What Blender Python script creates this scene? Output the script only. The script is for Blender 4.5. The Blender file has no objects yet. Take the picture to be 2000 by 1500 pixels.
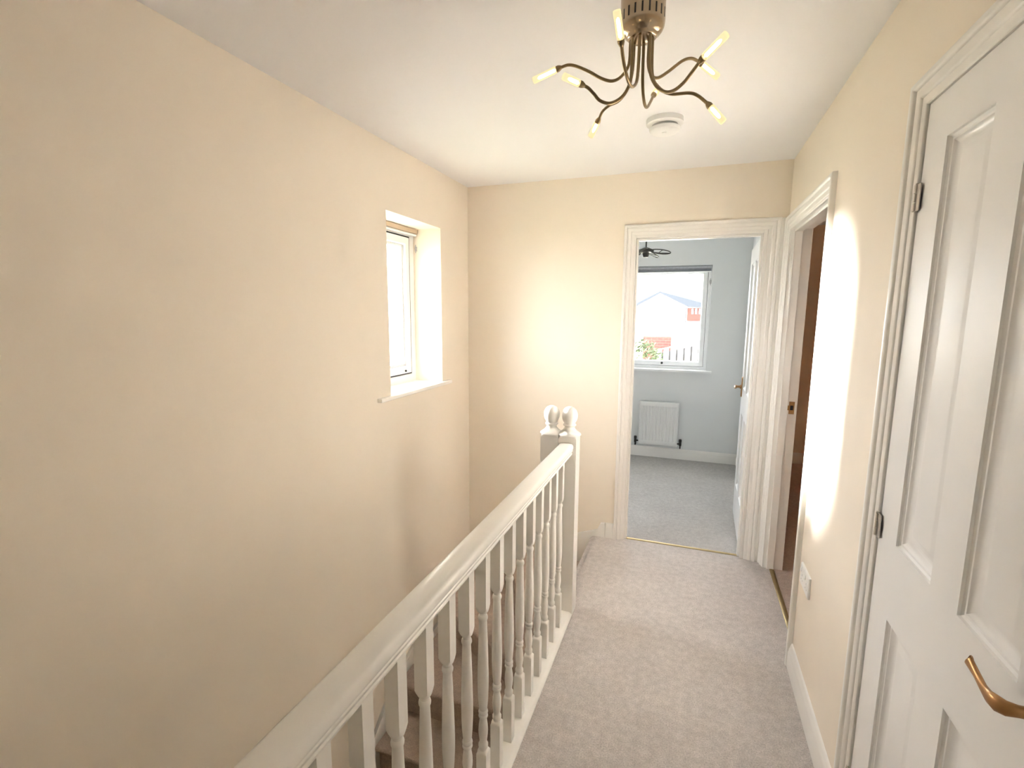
import bpy, bmesh, math, random
from mathutils import Vector, Matrix
random.seed(7)
sc = bpy.context.scene
COL = sc.collection
PI = math.pi

# ------------------------------------------------------------------ helpers
def lin(c):
    return tuple(((v/255)/12.92 if v/255 <= .04045 else ((v/255+.055)/1.055)**2.4) for v in c)

def mat(name, rgb, rough=.6, var=.03, scale=6, bump=0, bscale=200, metal=0, coat=0, emit=None, estr=0, spec=.5, coords='Object'):
    m = bpy.data.materials.new(name); m.use_nodes = True
    nt = m.node_tree; N = nt.nodes; L = nt.links
    p = N['Principled BSDF']
    tc = N.new('ShaderNodeTexCoord')
    no = N.new('ShaderNodeTexNoise'); no.inputs['Scale'].default_value = scale; no.inputs['Detail'].default_value = 3
    L.new(tc.outputs[coords], no.inputs['Vector'])
    rp = N.new('ShaderNodeValToRGB')
    a = [max(0, c*(1-var)) for c in rgb]; b = [min(1, c*(1+var)) for c in rgb]
    rp.color_ramp.elements[0].position = .3; rp.color_ramp.elements[1].position = .7
    rp.color_ramp.elements[0].color = (*a, 1); rp.color_ramp.elements[1].color = (*b, 1)
    L.new(no.outputs['Fac'], rp.inputs['Fac']); L.new(rp.outputs['Color'], p.inputs['Base Color'])
    p.inputs['Roughness'].default_value = rough; p.inputs['Metallic'].default_value = metal
    p.inputs['Coat Weight'].default_value = coat; p.inputs['Coat Roughness'].default_value = .12
    p.inputs['Specular IOR Level'].default_value = spec
    if bump:
        n2 = N.new('ShaderNodeTexNoise'); n2.inputs['Scale'].default_value = bscale; n2.inputs['Detail'].default_value = 4
        L.new(tc.outputs[coords], n2.inputs['Vector'])
        bp = N.new('ShaderNodeBump'); bp.inputs['Strength'].default_value = bump; bp.inputs['Distance'].default_value = .004
        L.new(n2.outputs['Fac'], bp.inputs['Height']); L.new(bp.outputs['Normal'], p.inputs['Normal'])
    if emit:
        p.inputs['Emission Color'].default_value = (*emit, 1); p.inputs['Emission Strength'].default_value = estr
    return m

def carpet_mat(name, rgb):
    m = mat(name, rgb, .95, .05, 5, 0, spec=.1)
    nt = m.node_tree; N = nt.nodes; L = nt.links; p = N['Principled BSDF']
    tc = N['Texture Coordinate']; base = N['Color Ramp']
    n1 = N.new('ShaderNodeTexNoise'); n1.inputs['Scale'].default_value = 190; n1.inputs['Detail'].default_value = 5; n1.inputs['Roughness'].default_value = .75
    L.new(tc.outputs['Object'], n1.inputs['Vector'])
    r = N.new('ShaderNodeValToRGB'); r.color_ramp.elements[0].position = .32; r.color_ramp.elements[1].position = .68
    r.color_ramp.elements[0].color = (.62, .62, .62, 1); r.color_ramp.elements[1].color = (1.18, 1.18, 1.18, 1)
    L.new(n1.outputs['Fac'], r.inputs['Fac'])
    n3 = N.new('ShaderNodeTexNoise'); n3.inputs['Scale'].default_value = 34; n3.inputs['Detail'].default_value = 4
    L.new(tc.outputs['Object'], n3.inputs['Vector'])
    r3 = N.new('ShaderNodeValToRGB'); r3.color_ramp.elements[0].position = .35; r3.color_ramp.elements[1].position = .65
    r3.color_ramp.elements[0].color = (.9, .9, .9, 1); r3.color_ramp.elements[1].color = (1.06, 1.06, 1.06, 1)
    L.new(n3.outputs['Fac'], r3.inputs['Fac'])
    mx = N.new('ShaderNodeMixRGB'); mx.blend_type = 'MULTIPLY'; mx.inputs['Fac'].default_value = 1
    L.new(base.outputs['Color'], mx.inputs['Color1']); L.new(r.outputs['Color'], mx.inputs['Color2'])
    mx2 = N.new('ShaderNodeMixRGB'); mx2.blend_type = 'MULTIPLY'; mx2.inputs['Fac'].default_value = 1
    L.new(mx.outputs['Color'], mx2.inputs['Color1']); L.new(r3.outputs['Color'], mx2.inputs['Color2'])
    L.new(mx2.outputs['Color'], p.inputs['Base Color'])
    bp = N.new('ShaderNodeBump'); bp.inputs['Strength'].default_value = .8; bp.inputs['Distance'].default_value = .006
    L.new(n1.outputs['Fac'], bp.inputs['Height']); L.new(bp.outputs['Normal'], p.inputs['Normal'])
    p.inputs['Sheen Weight'].default_value = .15
    return m

def brick_mat(name, c1, c2, mortar, scale=4):
    m = mat(name, c1, .85)
    nt = m.node_tree; N = nt.nodes; L = nt.links; p = N['Principled BSDF']
    b = N.new('ShaderNodeTexBrick'); b.inputs['Scale'].default_value = scale
    b.inputs['Color1'].default_value = (*c1, 1); b.inputs['Color2'].default_value = (*c2, 1); b.inputs['Mortar'].default_value = (*mortar, 1)
    mp = N.new('ShaderNodeMapping'); mp.inputs['Rotation'].default_value = (PI/2, 0, 0)
    L.new(N['Texture Coordinate'].outputs['Object'], mp.inputs['Vector']); L.new(mp.outputs['Vector'], b.inputs['Vector'])
    L.new(b.outputs['Color'], p.inputs['Base Color'])
    return m

def glass_mat(name, tint=(1, 1, 1), refl=.10):
    m = bpy.data.materials.new(name); m.use_nodes = True
    nt = m.node_tree; N = nt.nodes; L = nt.links
    N.remove(N['Principled BSDF'])
    t = N.new('ShaderNodeBsdfTransparent'); t.inputs['Color'].default_value = (*tint, 1)
    g = N.new('ShaderNodeBsdfGlossy'); g.inputs['Roughness'].default_value = .02
    f = N.new('ShaderNodeLayerWeight'); f.inputs['Blend'].default_value = .3
    mu = N.new('ShaderNodeMath'); mu.operation = 'MULTIPLY'; mu.inputs[1].default_value = refl*4
    mn = N.new('ShaderNodeMath'); mn.operation = 'MINIMUM'; mn.inputs[1].default_value = .5
    no = N.new('ShaderNodeTexNoise'); no.inputs['Scale'].default_value = 2
    mx = N.new('ShaderNodeMixShader')
    L.new(f.outputs['Fresnel'], mu.inputs[0]); L.new(mu.outputs[0], mn.inputs[0]); L.new(mn.outputs[0], mx.inputs['Fac'])
    L.new(t.outputs[0], mx.inputs[1]); L.new(g.outputs[0], mx.inputs[2]); L.new(mx.outputs[0], N['Material Output'].inputs['Surface'])
    return m

class MB:
    def __init__(s): s.v = []; s.f = []; s.mi = []
    def add(s, vs, fs, mi=0):
        n = len(s.v); s.v += [tuple(p) for p in vs]
        for f in fs: s.f.append([n+i for i in f]); s.mi.append(mi)
    def box(s, x0, x1, y0, y1, z0, z1, mi=0):
        s.add([(x0,y0,z0),(x1,y0,z0),(x1,y1,z0),(x0,y1,z0),(x0,y0,z1),(x1,y0,z1),(x1,y1,z1),(x0,y1,z1)],
              [(0,3,2,1),(4,5,6,7),(0,1,5,4),(1,2,6,5),(2,3,7,6),(3,0,4,7)], mi)
    def prism(s, poly, a, b, axis='z', mi=0):
        def P(p, t): return (p[0],p[1],t) if axis == 'z' else ((t,p[0],p[1]) if axis == 'x' else (p[0],t,p[1]))
        n = len(poly)
        s.add([P(p,a) for p in poly]+[P(p,b) for p in poly], [list(range(n))[::-1], list(range(n,2*n))]+[(i,(i+1)%n,n+(i+1)%n,n+i) for i in range(n)], mi)
    def rings(s, rings, closed=True, cap=True, mi=0):
        n = len(rings[0]); vs = [p for r in rings for p in r]; fs = []
        for k in range(len(rings)-1):
            for i in range(n if closed else n-1):
                j = (i+1) % n; fs.append((k*n+i, k*n+j, (k+1)*n+j, (k+1)*n+i))
        if cap:
            fs.append(tuple(range(n))[::-1]); fs.append(tuple((len(rings)-1)*n+i for i in range(n)))
        s.add(vs, fs, mi)
    def lathe(s, prof, c=(0,0,0), seg=24, a=None, mi=0, axis=None):
        """prof: (r, z); a: half width of the square blank the piece was turned from"""
        rs = []
        for r, z in prof:
            ring = []
            for i in range(seg):
                t = 2*PI*i/seg
                rr = r if a is None else min(r, a/max(abs(math.cos(t)), abs(math.sin(t))))
                ring.append(Vector((rr*math.cos(t), rr*math.sin(t), z)))
            rs.append(ring)
        if axis is not None:
            q = Vector((0,0,1)).rotation_difference(Vector(axis))
            rs = [[q @ p for p in r] for r in rs]
        rs = [[tuple(p+Vector(c)) for p in r] for r in rs]
        s.rings(rs, mi=mi)
    def tube(s, pts, r, seg=10, mi=0):
        pts = [Vector(p) for p in pts]; n = len(pts); rs = []
        rad = r if isinstance(r, (list, tuple)) else [r]*n
        up = None
        for k in range(n):
            d = (pts[min(k+1,n-1)]-pts[max(k-1,0)]).normalized()
            if up is None:
                up = d.orthogonal().normalized()
            up = (up - d*up.dot(d)).normalized(); w = d.cross(up)
            rs.append([tuple(pts[k]+rad[k]*(math.cos(2*PI*i/seg)*up+math.sin(2*PI*i/seg)*w)) for i in range(seg)])
        s.rings(rs, mi=mi)
    def torus(s, c, R1, r, n=(0,0,1), seg=32, sy=1):
        q = Vector((0,0,1)).rotation_difference(Vector(n).normalized())
        pts = [Vector(c)+q @ Vector((R1*math.cos(2*PI*i/seg), sy*R1*math.sin(2*PI*i/seg), 0)) for i in range(seg+1)]
        s.tube(pts, r, 8)
    def build(s, name, mats, parent=None, smooth=None, bevel=0, seg=2, xf=None):
        me = bpy.data.meshes.new(name); me.from_pydata(s.v, [], s.f)
        ms = mats if isinstance(mats, (list, tuple)) else [mats]
        for m in ms: me.materials.append(m)
        for p, i in zip(me.polygons, s.mi): p.material_index = i
        bm = bmesh.new(); bm.from_mesh(me); bmesh.ops.remove_doubles(bm, verts=bm.verts, dist=1e-5)
        bmesh.ops.recalc_face_normals(bm, faces=bm.faces)
        if xf is not None: bm.transform(xf)
        bm.to_mesh(me); bm.free()
        o = bpy.data.objects.new(name, me); COL.objects.link(o)
        if parent is not None: o.parent = parent
        if bevel:
            b = o.modifiers.new('bevel', 'BEVEL'); b.width = bevel; b.segments = seg; b.limit_method = 'ANGLE'; b.angle_limit = .6
            b.harden_normals = False
        if smooth:
            for p in me.polygons: p.use_smooth = True
            try: me.set_sharp_from_angle(angle=math.radians(smooth))
            except Exception: pass
        return o

def tag(o, label, cat, group=None, kind=None):
    o['label'] = label; o['category'] = cat
    if group: o['group'] = group
    if kind: o['kind'] = kind
    return o
def struct(o, label, cat): return tag(o, label, cat, kind='structure')
def empty(name, loc=(0,0,0)):
    o = bpy.data.objects.new(name, None); o.empty_display_size = .1; COL.objects.link(o); o.location = loc
    return o
def under(root, mb, name, mats, **k):
    """a part: vertices are given in world space, moved under the root's own origin"""
    L = root.location; M = Matrix.Translation(-Vector(L))
    p = root.parent
    while p is not None:
        M = M @ Matrix.Translation(-Vector(p.location)); p = p.parent
    return mb.build(name, mats, root, xf=M, **k)

# ------------------------------------------------------------------ dimensions
XL, XR, YF, H = -1.504, .496, 3.251, 2.388
WT = .104                       # inner wall thickness
YB = 5.377                      # far wall of the bedroom
YN = -1.0                       # wall behind the viewer
BXR = .53                       # right wall of the bedroom

# ------------------------------------------------------------------ materials
CREAM = mat('cream_paint', (.82, .75, .652), .75, .012, 3, .05, 350, spec=.25)
CEIL = mat('ceiling_paint', (.83, .83, .845), .85, .01, 2, .04, 300, spec=.2)
BLUE = mat('bedroom_paint', (.77, .785, .79), .8, .012, 3, .05, 350, spec=.25)
GLOSS = mat('white_gloss', (.83, .815, .785), .34, .012, 4, coat=.12)
DOORW = mat('door_white', (.82, .82, .815), .42, .012, 4)
UPVC = mat('upvc_white', (.86, .87, .88), .3, .008, 4)
WHITEP = mat('white_plastic', (.82, .82, .81), .35, .01, 10)
GREYP = mat('grey_plastic', (.42, .42, .43), .4, .02, 10)
DARK = mat('dark_gap', (.03, .03, .035), .7, .05, 10)
BLACKP = mat('black_plastic', (.015, .015, .017), .4, .05, 20)
CARPET = carpet_mat('carpet_beige', (.645, .595, .57))
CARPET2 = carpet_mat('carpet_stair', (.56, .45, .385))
CARPET3 = carpet_mat('carpet_bedroom', (.55, .525, .505))
BRASSD = mat('antique_brass', (.30, .225, .125), .32, .06, 30, metal=1)
NICKEL = mat('bronze_nickel', (.47, .38, .27), .22, .05, 30, metal=1)
HANDLE = mat('aged_brass_handle', (.42, .24, .11), .34, .12, 25, metal=1)
BRASS = mat('brass_strip', (.40, .31, .16), .5, .06, 30, metal=1)
STEEL = mat('dull_steel', (.55, .52, .47), .35, .05, 30, metal=1)
DKMET = mat('dark_metal', (.06, .055, .05), .4, .08, 30, metal=.6)
TANV = mat('tan_headrail', (.50, .40, .30), .55, .05, 12)
SLATG = mat('grey_slats', (.42, .43, .47), .5, .1, 40)
RADW = mat('radiator_white', (.80, .80, .79), .35, .01, 6)
GLASS = glass_mat('window_glass')
BULB = mat('lit_capsule', (1, .9, .7), .4, .02, 20, emit=(1, .84, .58), estr=26)
def tube_mat():
    m = bpy.data.materials.new('frosted_lit_tube'); m.use_nodes = True
    nt = m.node_tree; N = nt.nodes; L = nt.links; N.remove(N['Principled BSDF'])
    t = N.new('ShaderNodeBsdfTransparent'); t.inputs['Color'].default_value = (1, .97, .9, 1)
    e = N.new('ShaderNodeEmission'); e.inputs['Color'].default_value = (1, .80, .42, 1); e.inputs['Strength'].default_value = 1.35
    lw = N.new('ShaderNodeLayerWeight'); lw.inputs['Blend'].default_value = .35
    mr = N.new('ShaderNodeMapRange'); mr.inputs['To Min'].default_value = .55; mr.inputs['To Max'].default_value = .95
    mx = N.new('ShaderNodeMixShader'); L.new(lw.outputs['Facing'], mr.inputs['Value']); L.new(mr.outputs[0], mx.inputs['Fac'])
    L.new(t.outputs[0], mx.inputs[1]); L.new(e.outputs[0], mx.inputs[2]); L.new(mx.outputs[0], N['Material Output'].inputs['Surface'])
    return m
TUBE = tube_mat()

# ------------------------------------------------------------------ walls, floor, ceiling
RV = (2.2527, 2.845, 1.064, 2.051)     # left window opening: y0 y1 z0 z1
XO = XL-.30
m = MB()
y0, y1, z0, z1 = RV
m.box(XO, XL, YN-.2, y0, -2.7, H+.1); m.box(XO, XL, y1, YF+WT, -2.7, H+.1)
m.box(XO, XL, y0, y1, -2.7, z0); m.box(XO, XL, y0, y1, z1, H+.1)
struct(m.build('wall_left', CREAM), 'cream painted left wall beside the stairwell with small window', 'wall')

D2 = (2.317, 3.188, 2.015)             # rough opening of the side doorway in the right wall: y0 y1 ztop
D1 = (.765, 1.502, 2.035)              # cupboard door
m = MB()
def rbox(a, b, z0, z1): m.box(XR, XR+WT, a, b, z0, z1)
rbox(YN, D1[0], -.1, H+.1); rbox(D1[0], D1[1], D1[2], H+.1); rbox(D1[1], D2[0], -.1, H+.1)
rbox(D2[0], D2[1], D2[2], H+.1); rbox(D2[1], YF, -.1, H+.1)
struct(m.build('wall_right', CREAM), 'cream painted right wall between the two doorways', 'wall')

FD = (-.368, .392, 2.015)              # rough opening of the bedroom doorway: x0 x1 ztop
m = MB()
m.box(XL, FD[0], YF, YF+.055, -2.7, H+.1); m.box(FD[0], FD[1], YF, YF+.055, FD[2], H+.1); m.box(FD[1], .57, YF, YF+.055, -.1, H+.1)
struct(m.build('wall_far', CREAM), 'cream painted end wall of the landing with bedroom doorway', 'wall')
m = MB()
a, b = YF+.056, YF+WT
m.box(-2.6, FD[0], a, b, -.1, H+.1); m.box(FD[0], FD[1], a, b, FD[2], H+.1); m.box(FD[1], BXR, a, b, -.1, H+.1)
struct(m.build('wall_bedroom_near', BLUE), 'pale blue grey bedroom side of the doorway wall', 'wall')

m = MB(); m.box(XO, XR+WT, YN-.1, YN, -2.7, H+.1)
struct(m.build('wall_back', CREAM), 'cream wall behind the viewer closing the landing', 'wall')
m = MB(); m.box(XO, XR+WT, YN-.1, YF, H, H+.1)
struct(m.build('ceiling', CEIL), 'white painted landing ceiling', 'ceiling')
m = MB(); m.box(-.50, XR+.05, YN, YF+.03, -.12, 0); m.box(-.545, -.50, 2.372, YF, -.12, 0)
# rounded nosing above the first stair
m.lathe([(.001,2.372),(.028,2.372),(.028,YF),(.001,YF)], (-.545, 0, -.028), 16, axis=None) if False else None
ring = [(-.545+.028*math.cos(t)*1.0-.004, -.028+.028*math.sin(t)) for t in [PI/2+i*PI/10 for i in range(11)]]
m.prism([(-.54, -.056)]+ring[::-1]+[(-.54, 0)], 2.372, YF, 'y')
struct(m.build('floor', CARPET, smooth=40), 'grey beige carpet on the landing floor', 'floor')
m = MB(); m.box(-.575, -.50, YN, 2.28, -2.7, -.02); m.box(-.53, -.50, 2.372, YF, -2.7, -.12)
struct(m.build('wall_stairwell', CREAM), 'cream wall below the landing edge beside the stairs', 'wall')
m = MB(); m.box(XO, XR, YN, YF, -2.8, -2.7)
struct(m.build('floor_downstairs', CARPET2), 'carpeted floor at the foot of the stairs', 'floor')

# ---- bedroom
BW = (-1.10, .178, .955, 2.012)        # bedroom window opening x0 x1 z0 z1
m = MB()
m.box(-2.6, BW[0], YB, YB+.3, -.1, H+.1); m.box(BW[1], BXR+.1, YB, YB+.3, -.1, H+.1)
m.box(BW[0], BW[1], YB, YB+.3, -.1, BW[2]); m.box(BW[0], BW[1], YB, YB+.3, BW[3], H+.1)
struct(m.build('wall_bedroom_far', BLUE), 'pale blue grey bedroom wall with window and radiator', 'wall')
m = MB(); m.box(-2.7, -2.6, YF+.055, YB+.3, -.1, H+.1)
struct(m.build('wall_bedroom_left', BLUE), 'pale blue grey left wall of the bedroom', 'wall')
m = MB(); m.box(BXR, BXR+.04, YF+.055, YB+.3, -.1, H+.1)
struct(m.build('wall_bedroom_right', BLUE), 'pale blue grey bedroom wall behind the open door', 'wall')
m = MB(); m.box(-2.7, BXR+.1, YF+.055, YB+.3, H, H+.1)
struct(m.build('ceiling_bedroom', CEIL), 'white ceiling of the bedroom', 'ceiling')
m = MB(); m.box(-2.7, BXR+.05, YF+.03, YB+.1, -.12, -.001)
struct(m.build('floor_bedroom', CARPET3), 'grey carpet on the bedroom floor', 'floor')

# ---- side room behind the right wall
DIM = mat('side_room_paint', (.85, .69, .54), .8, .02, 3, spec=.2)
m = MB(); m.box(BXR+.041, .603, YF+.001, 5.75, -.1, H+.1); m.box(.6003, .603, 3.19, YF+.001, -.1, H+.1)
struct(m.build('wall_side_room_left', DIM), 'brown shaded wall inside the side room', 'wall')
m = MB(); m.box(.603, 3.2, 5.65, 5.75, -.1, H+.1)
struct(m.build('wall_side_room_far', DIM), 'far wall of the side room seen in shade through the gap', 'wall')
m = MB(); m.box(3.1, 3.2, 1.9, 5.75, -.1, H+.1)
struct(m.build('wall_side_room_right', mat('darkened_paint', (.5, .37, .27), .8, .02, 3)), 'right wall of the unlit side room', 'wall')  # colour darkened on this wall to hold back light bounced through the doorway
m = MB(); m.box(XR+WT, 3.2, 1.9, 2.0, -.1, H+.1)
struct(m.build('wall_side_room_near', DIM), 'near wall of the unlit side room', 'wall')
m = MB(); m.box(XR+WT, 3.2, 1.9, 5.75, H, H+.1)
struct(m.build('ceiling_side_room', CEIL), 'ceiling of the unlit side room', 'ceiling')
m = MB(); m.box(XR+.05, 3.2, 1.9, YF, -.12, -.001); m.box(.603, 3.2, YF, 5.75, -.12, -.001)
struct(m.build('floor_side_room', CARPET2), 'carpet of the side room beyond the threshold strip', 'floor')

# ------------------------------------------------------------------ trims: architraves and linings
ARCH = [(0, 0), (0, .017), (.004, .0215), (.013, .0215), (.018, .0175), (.0195, .0125), (.024, .0125), (.026, .0145), (.040, .0130), (.0435, .0100), (.045, .0070), (.062, .0065), (.0645, .004), (.0645, 0)]
def architrave(mb, s0, s1, zt, P, half=None, w=1.0):
    """U shaped moulding; P(s, h, z) maps along-wall s, projection h and height z to world"""
    prof = [(d*w, h) for d, h in ARCH]
    rs = [[P(s0+d, h, 0) for d, h in prof], [P(s0+d, h, zt-d) for d, h in prof], [P(s1-d, h, zt-d) for d, h in prof], [P(s1-d, h, 0) for d, h in prof]]
    mb.rings(rs)

# bedroom doorway
t = empty('trim_1', (0, YF, 0))
struct(t, 'white moulded frame around the bedroom doorway', 'door frame')
m = MB(); architrave(m, -.419, .4575, 2.078, lambda s, h, z: (s, YF-h, z))
under(t, m, 'architrave', GLOSS, smooth=50)
m = MB()
cl, cr, ct = -.345, .372, 1.995
m.box(FD[0], cl, YF-.004, YF+WT+.004, 0, ct+.02); m.box(cr, FD[1], YF-.004, YF+WT+.004, 0, ct+.02); m.box(cl, cr, YF-.004, YF+WT+.004, ct, ct+.02)
m.box(cl, cl+.012, YF+.02, YF+.062, 0, ct); m.box(cr-.012, cr, YF+.02, YF+.062, 0, ct); m.box(cl+.012, cr-.012, YF+.02, YF+.062, ct-.012, ct)
under(t, m, 'door_lining', GLOSS, bevel=.002)
m = MB(); m.box(.4575, XR, YF-.012, YF, 0, 2.074)
under(t, m, 'corner_fillet', GLOSS, bevel=.003)

# side doorway in the right wall
t = empty('trim_2', (XR, 2.75, 0))
struct(t, 'white moulded frame around the side room doorway', 'door frame')
m = MB(); architrave(m, 2.262, 3.243, 2.072, lambda s, h, z: (XR-h, s, z))
under(t, m, 'architrave', GLOSS, smooth=50)
m = MB()
a, b, ct = 2.335, 3.170, 1.995
X0, X1 = XR-.004, XR+WT+.004
m.box(X0, X1, D2[0], a, 0, ct+.02); m.box(X0, X1, b, D2[1], 0, ct+.02); m.box(X0, X1, a, b, ct, ct+.02)
m.box(XR+.02, XR+.058, a, a+.012, 0, ct); m.box(XR+.02, XR+.058, b-.012, b, 0, ct); m.box(XR+.02, XR+.058, a+.012, b-.012, ct-.012, ct)
under(t, m, 'door_lining', GLOSS, bevel=.002)
m = MB(); m.box(XR+.066, XR+.094, b-.0018, b+.001, .962, 1.034)
m.box(XR+.056, XR+.068, b-.010, b-.0005, .985, 1.012)
m.box(XR+.072, XR+.088, b-.0024, b-.0015, .985, 1.012, 1)
o = under(t, m, 'strike_plate', [HANDLE, BLACKP]); o['label'] = 'small brass latch keep'

# cupboard door frame
t = empty('trim_3', (XR, 1.13, 0))
struct(t, 'white moulded frame around the near right door', 'door frame')
m = MB(); architrave(m, .722, 1.545, 2.083, lambda s, h, z: (XR-h, s, z), w=.98)
under(t, m, 'architrave', GLOSS, smooth=50)
m = MB()
a, b, ct = .783, 1.4815, 2.0185
m.box(X0, X1, D1[0], a, 0, ct+.017); m.box(X0, X1, b, D1[1], 0, ct+.017); m.box(X0, X1, a, b, ct, ct+.017)
m.box(XR+.045, XR+.075, a, a+.012, 0, ct); m.box(XR+.045, XR+.075, b-.012, b, 0, ct); m.box(XR+.045, XR+.075, a+.012, b-.012, ct-.012, ct)
under(t, m, 'door_lining', GLOSS, bevel=.002)
m = MB(); m.box(XR+.3, XR+.31, .5, 1.7, 0, H)   # inside of the shallow cupboard
m.box(XR+WT, XR+.3, .5, .51, 0, H); m.box(XR+WT, XR+.3, 1.69, 1.7, 0, H); m.box(XR+WT, XR+.3, .51, 1.69, -.02, 0); m.box(XR+WT, XR+.3, .51, 1.69, 2.3, 2.31)
under(t, m, 'cupboard_lining', DOORW)

# ------------------------------------------------------------------ panelled doors
PROF = [(0, 0), (.0015, .005), (.006, .0085), (.011, .0085), (.0135, .0115), (.021, .0165), (.029, .0175), (.034, .0165), (.046, .0125), (.050, .0120)]
def panel_leaf(W, T, Hh, us, zs, open_cells):
    """leaf in local space: u along x (0..W), thickness along y (0 front..T back), z up"""
    mb = MB()
    for side in (0, 1):
        def P(u, d, z): return (u, d if side == 0 else T-d, z)
        for i in range(len(us)-1):
            for k in range(len(zs)-1):
                u0, u1, z0, z1 = us[i], us[i+1], zs[k], zs[k+1]
                if (i, k) in open_cells:
                    rs = [[P(u0+a, d, z0+a), P(u1-a, d, z0+a), P(u1-a, d, z1-a), P(u0+a, d, z1-a)] for a, d in PROF]
                    n = len(rs)
                    for q in range(n-1):
                        for e in range(4):
                            f = (e+1) % 4
                            mb.add([rs[q][e], rs[q][f], rs[q+1][f], rs[q+1][e]], [(0,1,2,3)])
                    # faintly raised field in the middle of the panel
                    a0, d0 = PROF[-1]
                    mb.add(rs[-1], [(0,1,2,3)])
                else:
                    mb.add([P(u0,0,z0), P(u1,0,z0), P(u1,0,z1), P(u0,0,z1)], [(0,1,2,3)])
    for i in range(len(us)-1):
        mb.add([(us[i],0,zs[0]),(us[i+1],0,zs[0]),(us[i+1],T,zs[0]),(us[i],T,zs[0])], [(0,1,2,3)])
        mb.add([(us[i],0,zs[-1]),(us[i+1],0,zs[-1]),(us[i+1],T,zs[-1]),(us[i],T,zs[-1])], [(0,1,2,3)])
    for k in range(len(zs)-1):
        for u in (us[0], us[-1]):
            mb.add([(u,0,zs[k]),(u,T,zs[k]),(u,T,zs[k+1]),(u,0,zs[k+1])], [(0,1,2,3)])
    return mb
def leaf_cuts(W, Hh, st, mul, z_low, z_lock0, z_lock1, z_top):
    pw = (W-2*st-mul)/2
    return [0, st, st+pw, st+pw+mul, W-st, W], [0, z_low, z_lock0, z_lock1, z_top, Hh]
CELLS = {(1,1),(3,1),(1,3),(3,3)}

def lever_handle(parent, c, out, along, mats, tip_up=.0, up=Vector((0,0,1)), plate=True, L=.108):
    """c: point on the door face, out: unit normal, along: unit direction the lever points (all local to parent)"""
    c = Vector(c); out = Vector(out); al = Vector(along)
    if plate:
        mb = MB()
        def Q(a, o_, z): return tuple(c+al*a+out*o_+up*z)
        sh = []
        for i in range(24):
            t = 2*PI*i/24; sh.append((.020*max(-1, min(1, 1.25*math.cos(t))), .075*max(-1, min(1, 1.1*math.sin(t)))))
        mb.rings([[Q(x, 0, z) for x, z in sh], [Q(x, .005, z) for x, z in sh], [Q(x*.85, .008, z*.95) for x, z in sh]])
        mb.lathe([(.015, 0), (.015, .008), (.012, .012)], tuple(c+out*.006), 20, axis=out)
        mb.build('backplate', mats, parent, smooth=40)
    mb = MB()
    path = [(0, .006, 0), (0, .030, 0), (.001, .044, .0), (.010, .0505, -.001), (.026, .051, -.004), (.044, .050, -.003), (.062, .0495, .002), (.078, .0495, .006), (.090, .0495, .0085), (L, .0495, .0095)]
    wid = [.0085, .0085, .011, .0125, .0105, .0075, .0068, .0085, .0105, .0112]
    thk = [.0085, .0085, .009, .0075, .0058, .0050, .0048, .0048, .0048, .0044]
    rs = []
    pts = [c+al*a+out*o_+up*z for a, o_, z in path]
    for k, p in enumerate(pts):
        d = (pts[min(k+1, len(pts)-1)]-pts[max(k-1, 0)]).normalized()
        w = (up-d*up.dot(d)).normalized(); s = d.cross(w)
        rs.append([tuple(p+w*wid[k]*math.cos(2*PI*i/14)+s*thk[k]*math.sin(2*PI*i/14)) for i in range(14)])
    mb.rings(rs)
    return mb.build('lever', mats, parent, smooth=60)

def hinge(parent, c, h=.062, r=.0058, leafdir=(0, 1, 0)):
    mb = MB(); c = Vector(c)
    for k in range(3):
        z0 = -h/2+k*h/3+.0008; z1 = -h/2+(k+1)*h/3-.0008
        mb.lathe([(r, z0), (r, z1)], tuple(c), 14)
    mb.lathe([(r*.6, h/2), (r*.75, h/2+.002), (r*.4, h/2+.004)], tuple(c), 12)
    l = Vector(leafdir)
    for s in (1, -1):
        a = c+l*s*.0215
        mb.box(min(c.x, a.x)-.0012, max(c.x, a.x)+.0012, min(c.y, a.y)-.0, max(c.y, a.y)+.0, c.z-h/2, c.z+h/2)
    return mb.build('hinge', STEEL, parent, smooth=40)

# door_1: near right cupboard door, closed
W1, H1, T1 = .690, 2.008, .036
d1 = empty('door_1', (XR+.0005, .787, .008)); struct(d1, 'closed white four panel door at the near right', 'door')
us, zs = leaf_cuts(W1, H1, .108, .110, .25, .779, .972, 1.905)
lf = panel_leaf(W1, T1, H1, us, zs, CELLS)
# local x -> world +y, local y (depth) -> world +x
R1 = Matrix(((0, 1, 0, 0), (1, 0, 0, 0), (0, 0, 1, 0), (0, 0, 0, 1)))
lf.build('door_leaf', DOORW, d1, smooth=30, xf=R1)
h1 = empty('door_handle'); h1.parent = d1; h1['label'] = 'aged brass lever handle'
lever_handle(h1, (-.0005, .040, .972), (-1, 0, 0), (0, 1, 0), HANDLE, L=.085)
for z in (.22, .982, 1.800): hinge(d1, (-.006, W1+.002, z))

# door_2: bedroom door, standing open into the bedroom
W2 = .686
d2 = empty('door_2', (.374, YF+WT+.006, .010)); struct(d2, 'white four panel bedroom door standing open', 'door')
d2.rotation_euler = (0, 0, math.radians(-1.5))
us, zs = leaf_cuts(W2, 1.981, .108, .110, .25, .80, .985, 1.87)
lf = panel_leaf(W2, .036, 1.981, us, zs, CELLS)
lf.build('door_leaf', DOORW, d2, smooth=30, xf=R1)
h2 = empty('door_handle'); h2.parent = d2; h2['label'] = 'brass lever handle on long plate'
lever_handle(h2, (0, W2-.052, .985), (-1, 0, 0), (0, -1, 0), HANDLE)
for z in (.22, 1.0, 1.78): hinge(d2, (.004, -.004, z), leafdir=(0, 1, 0))

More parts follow.
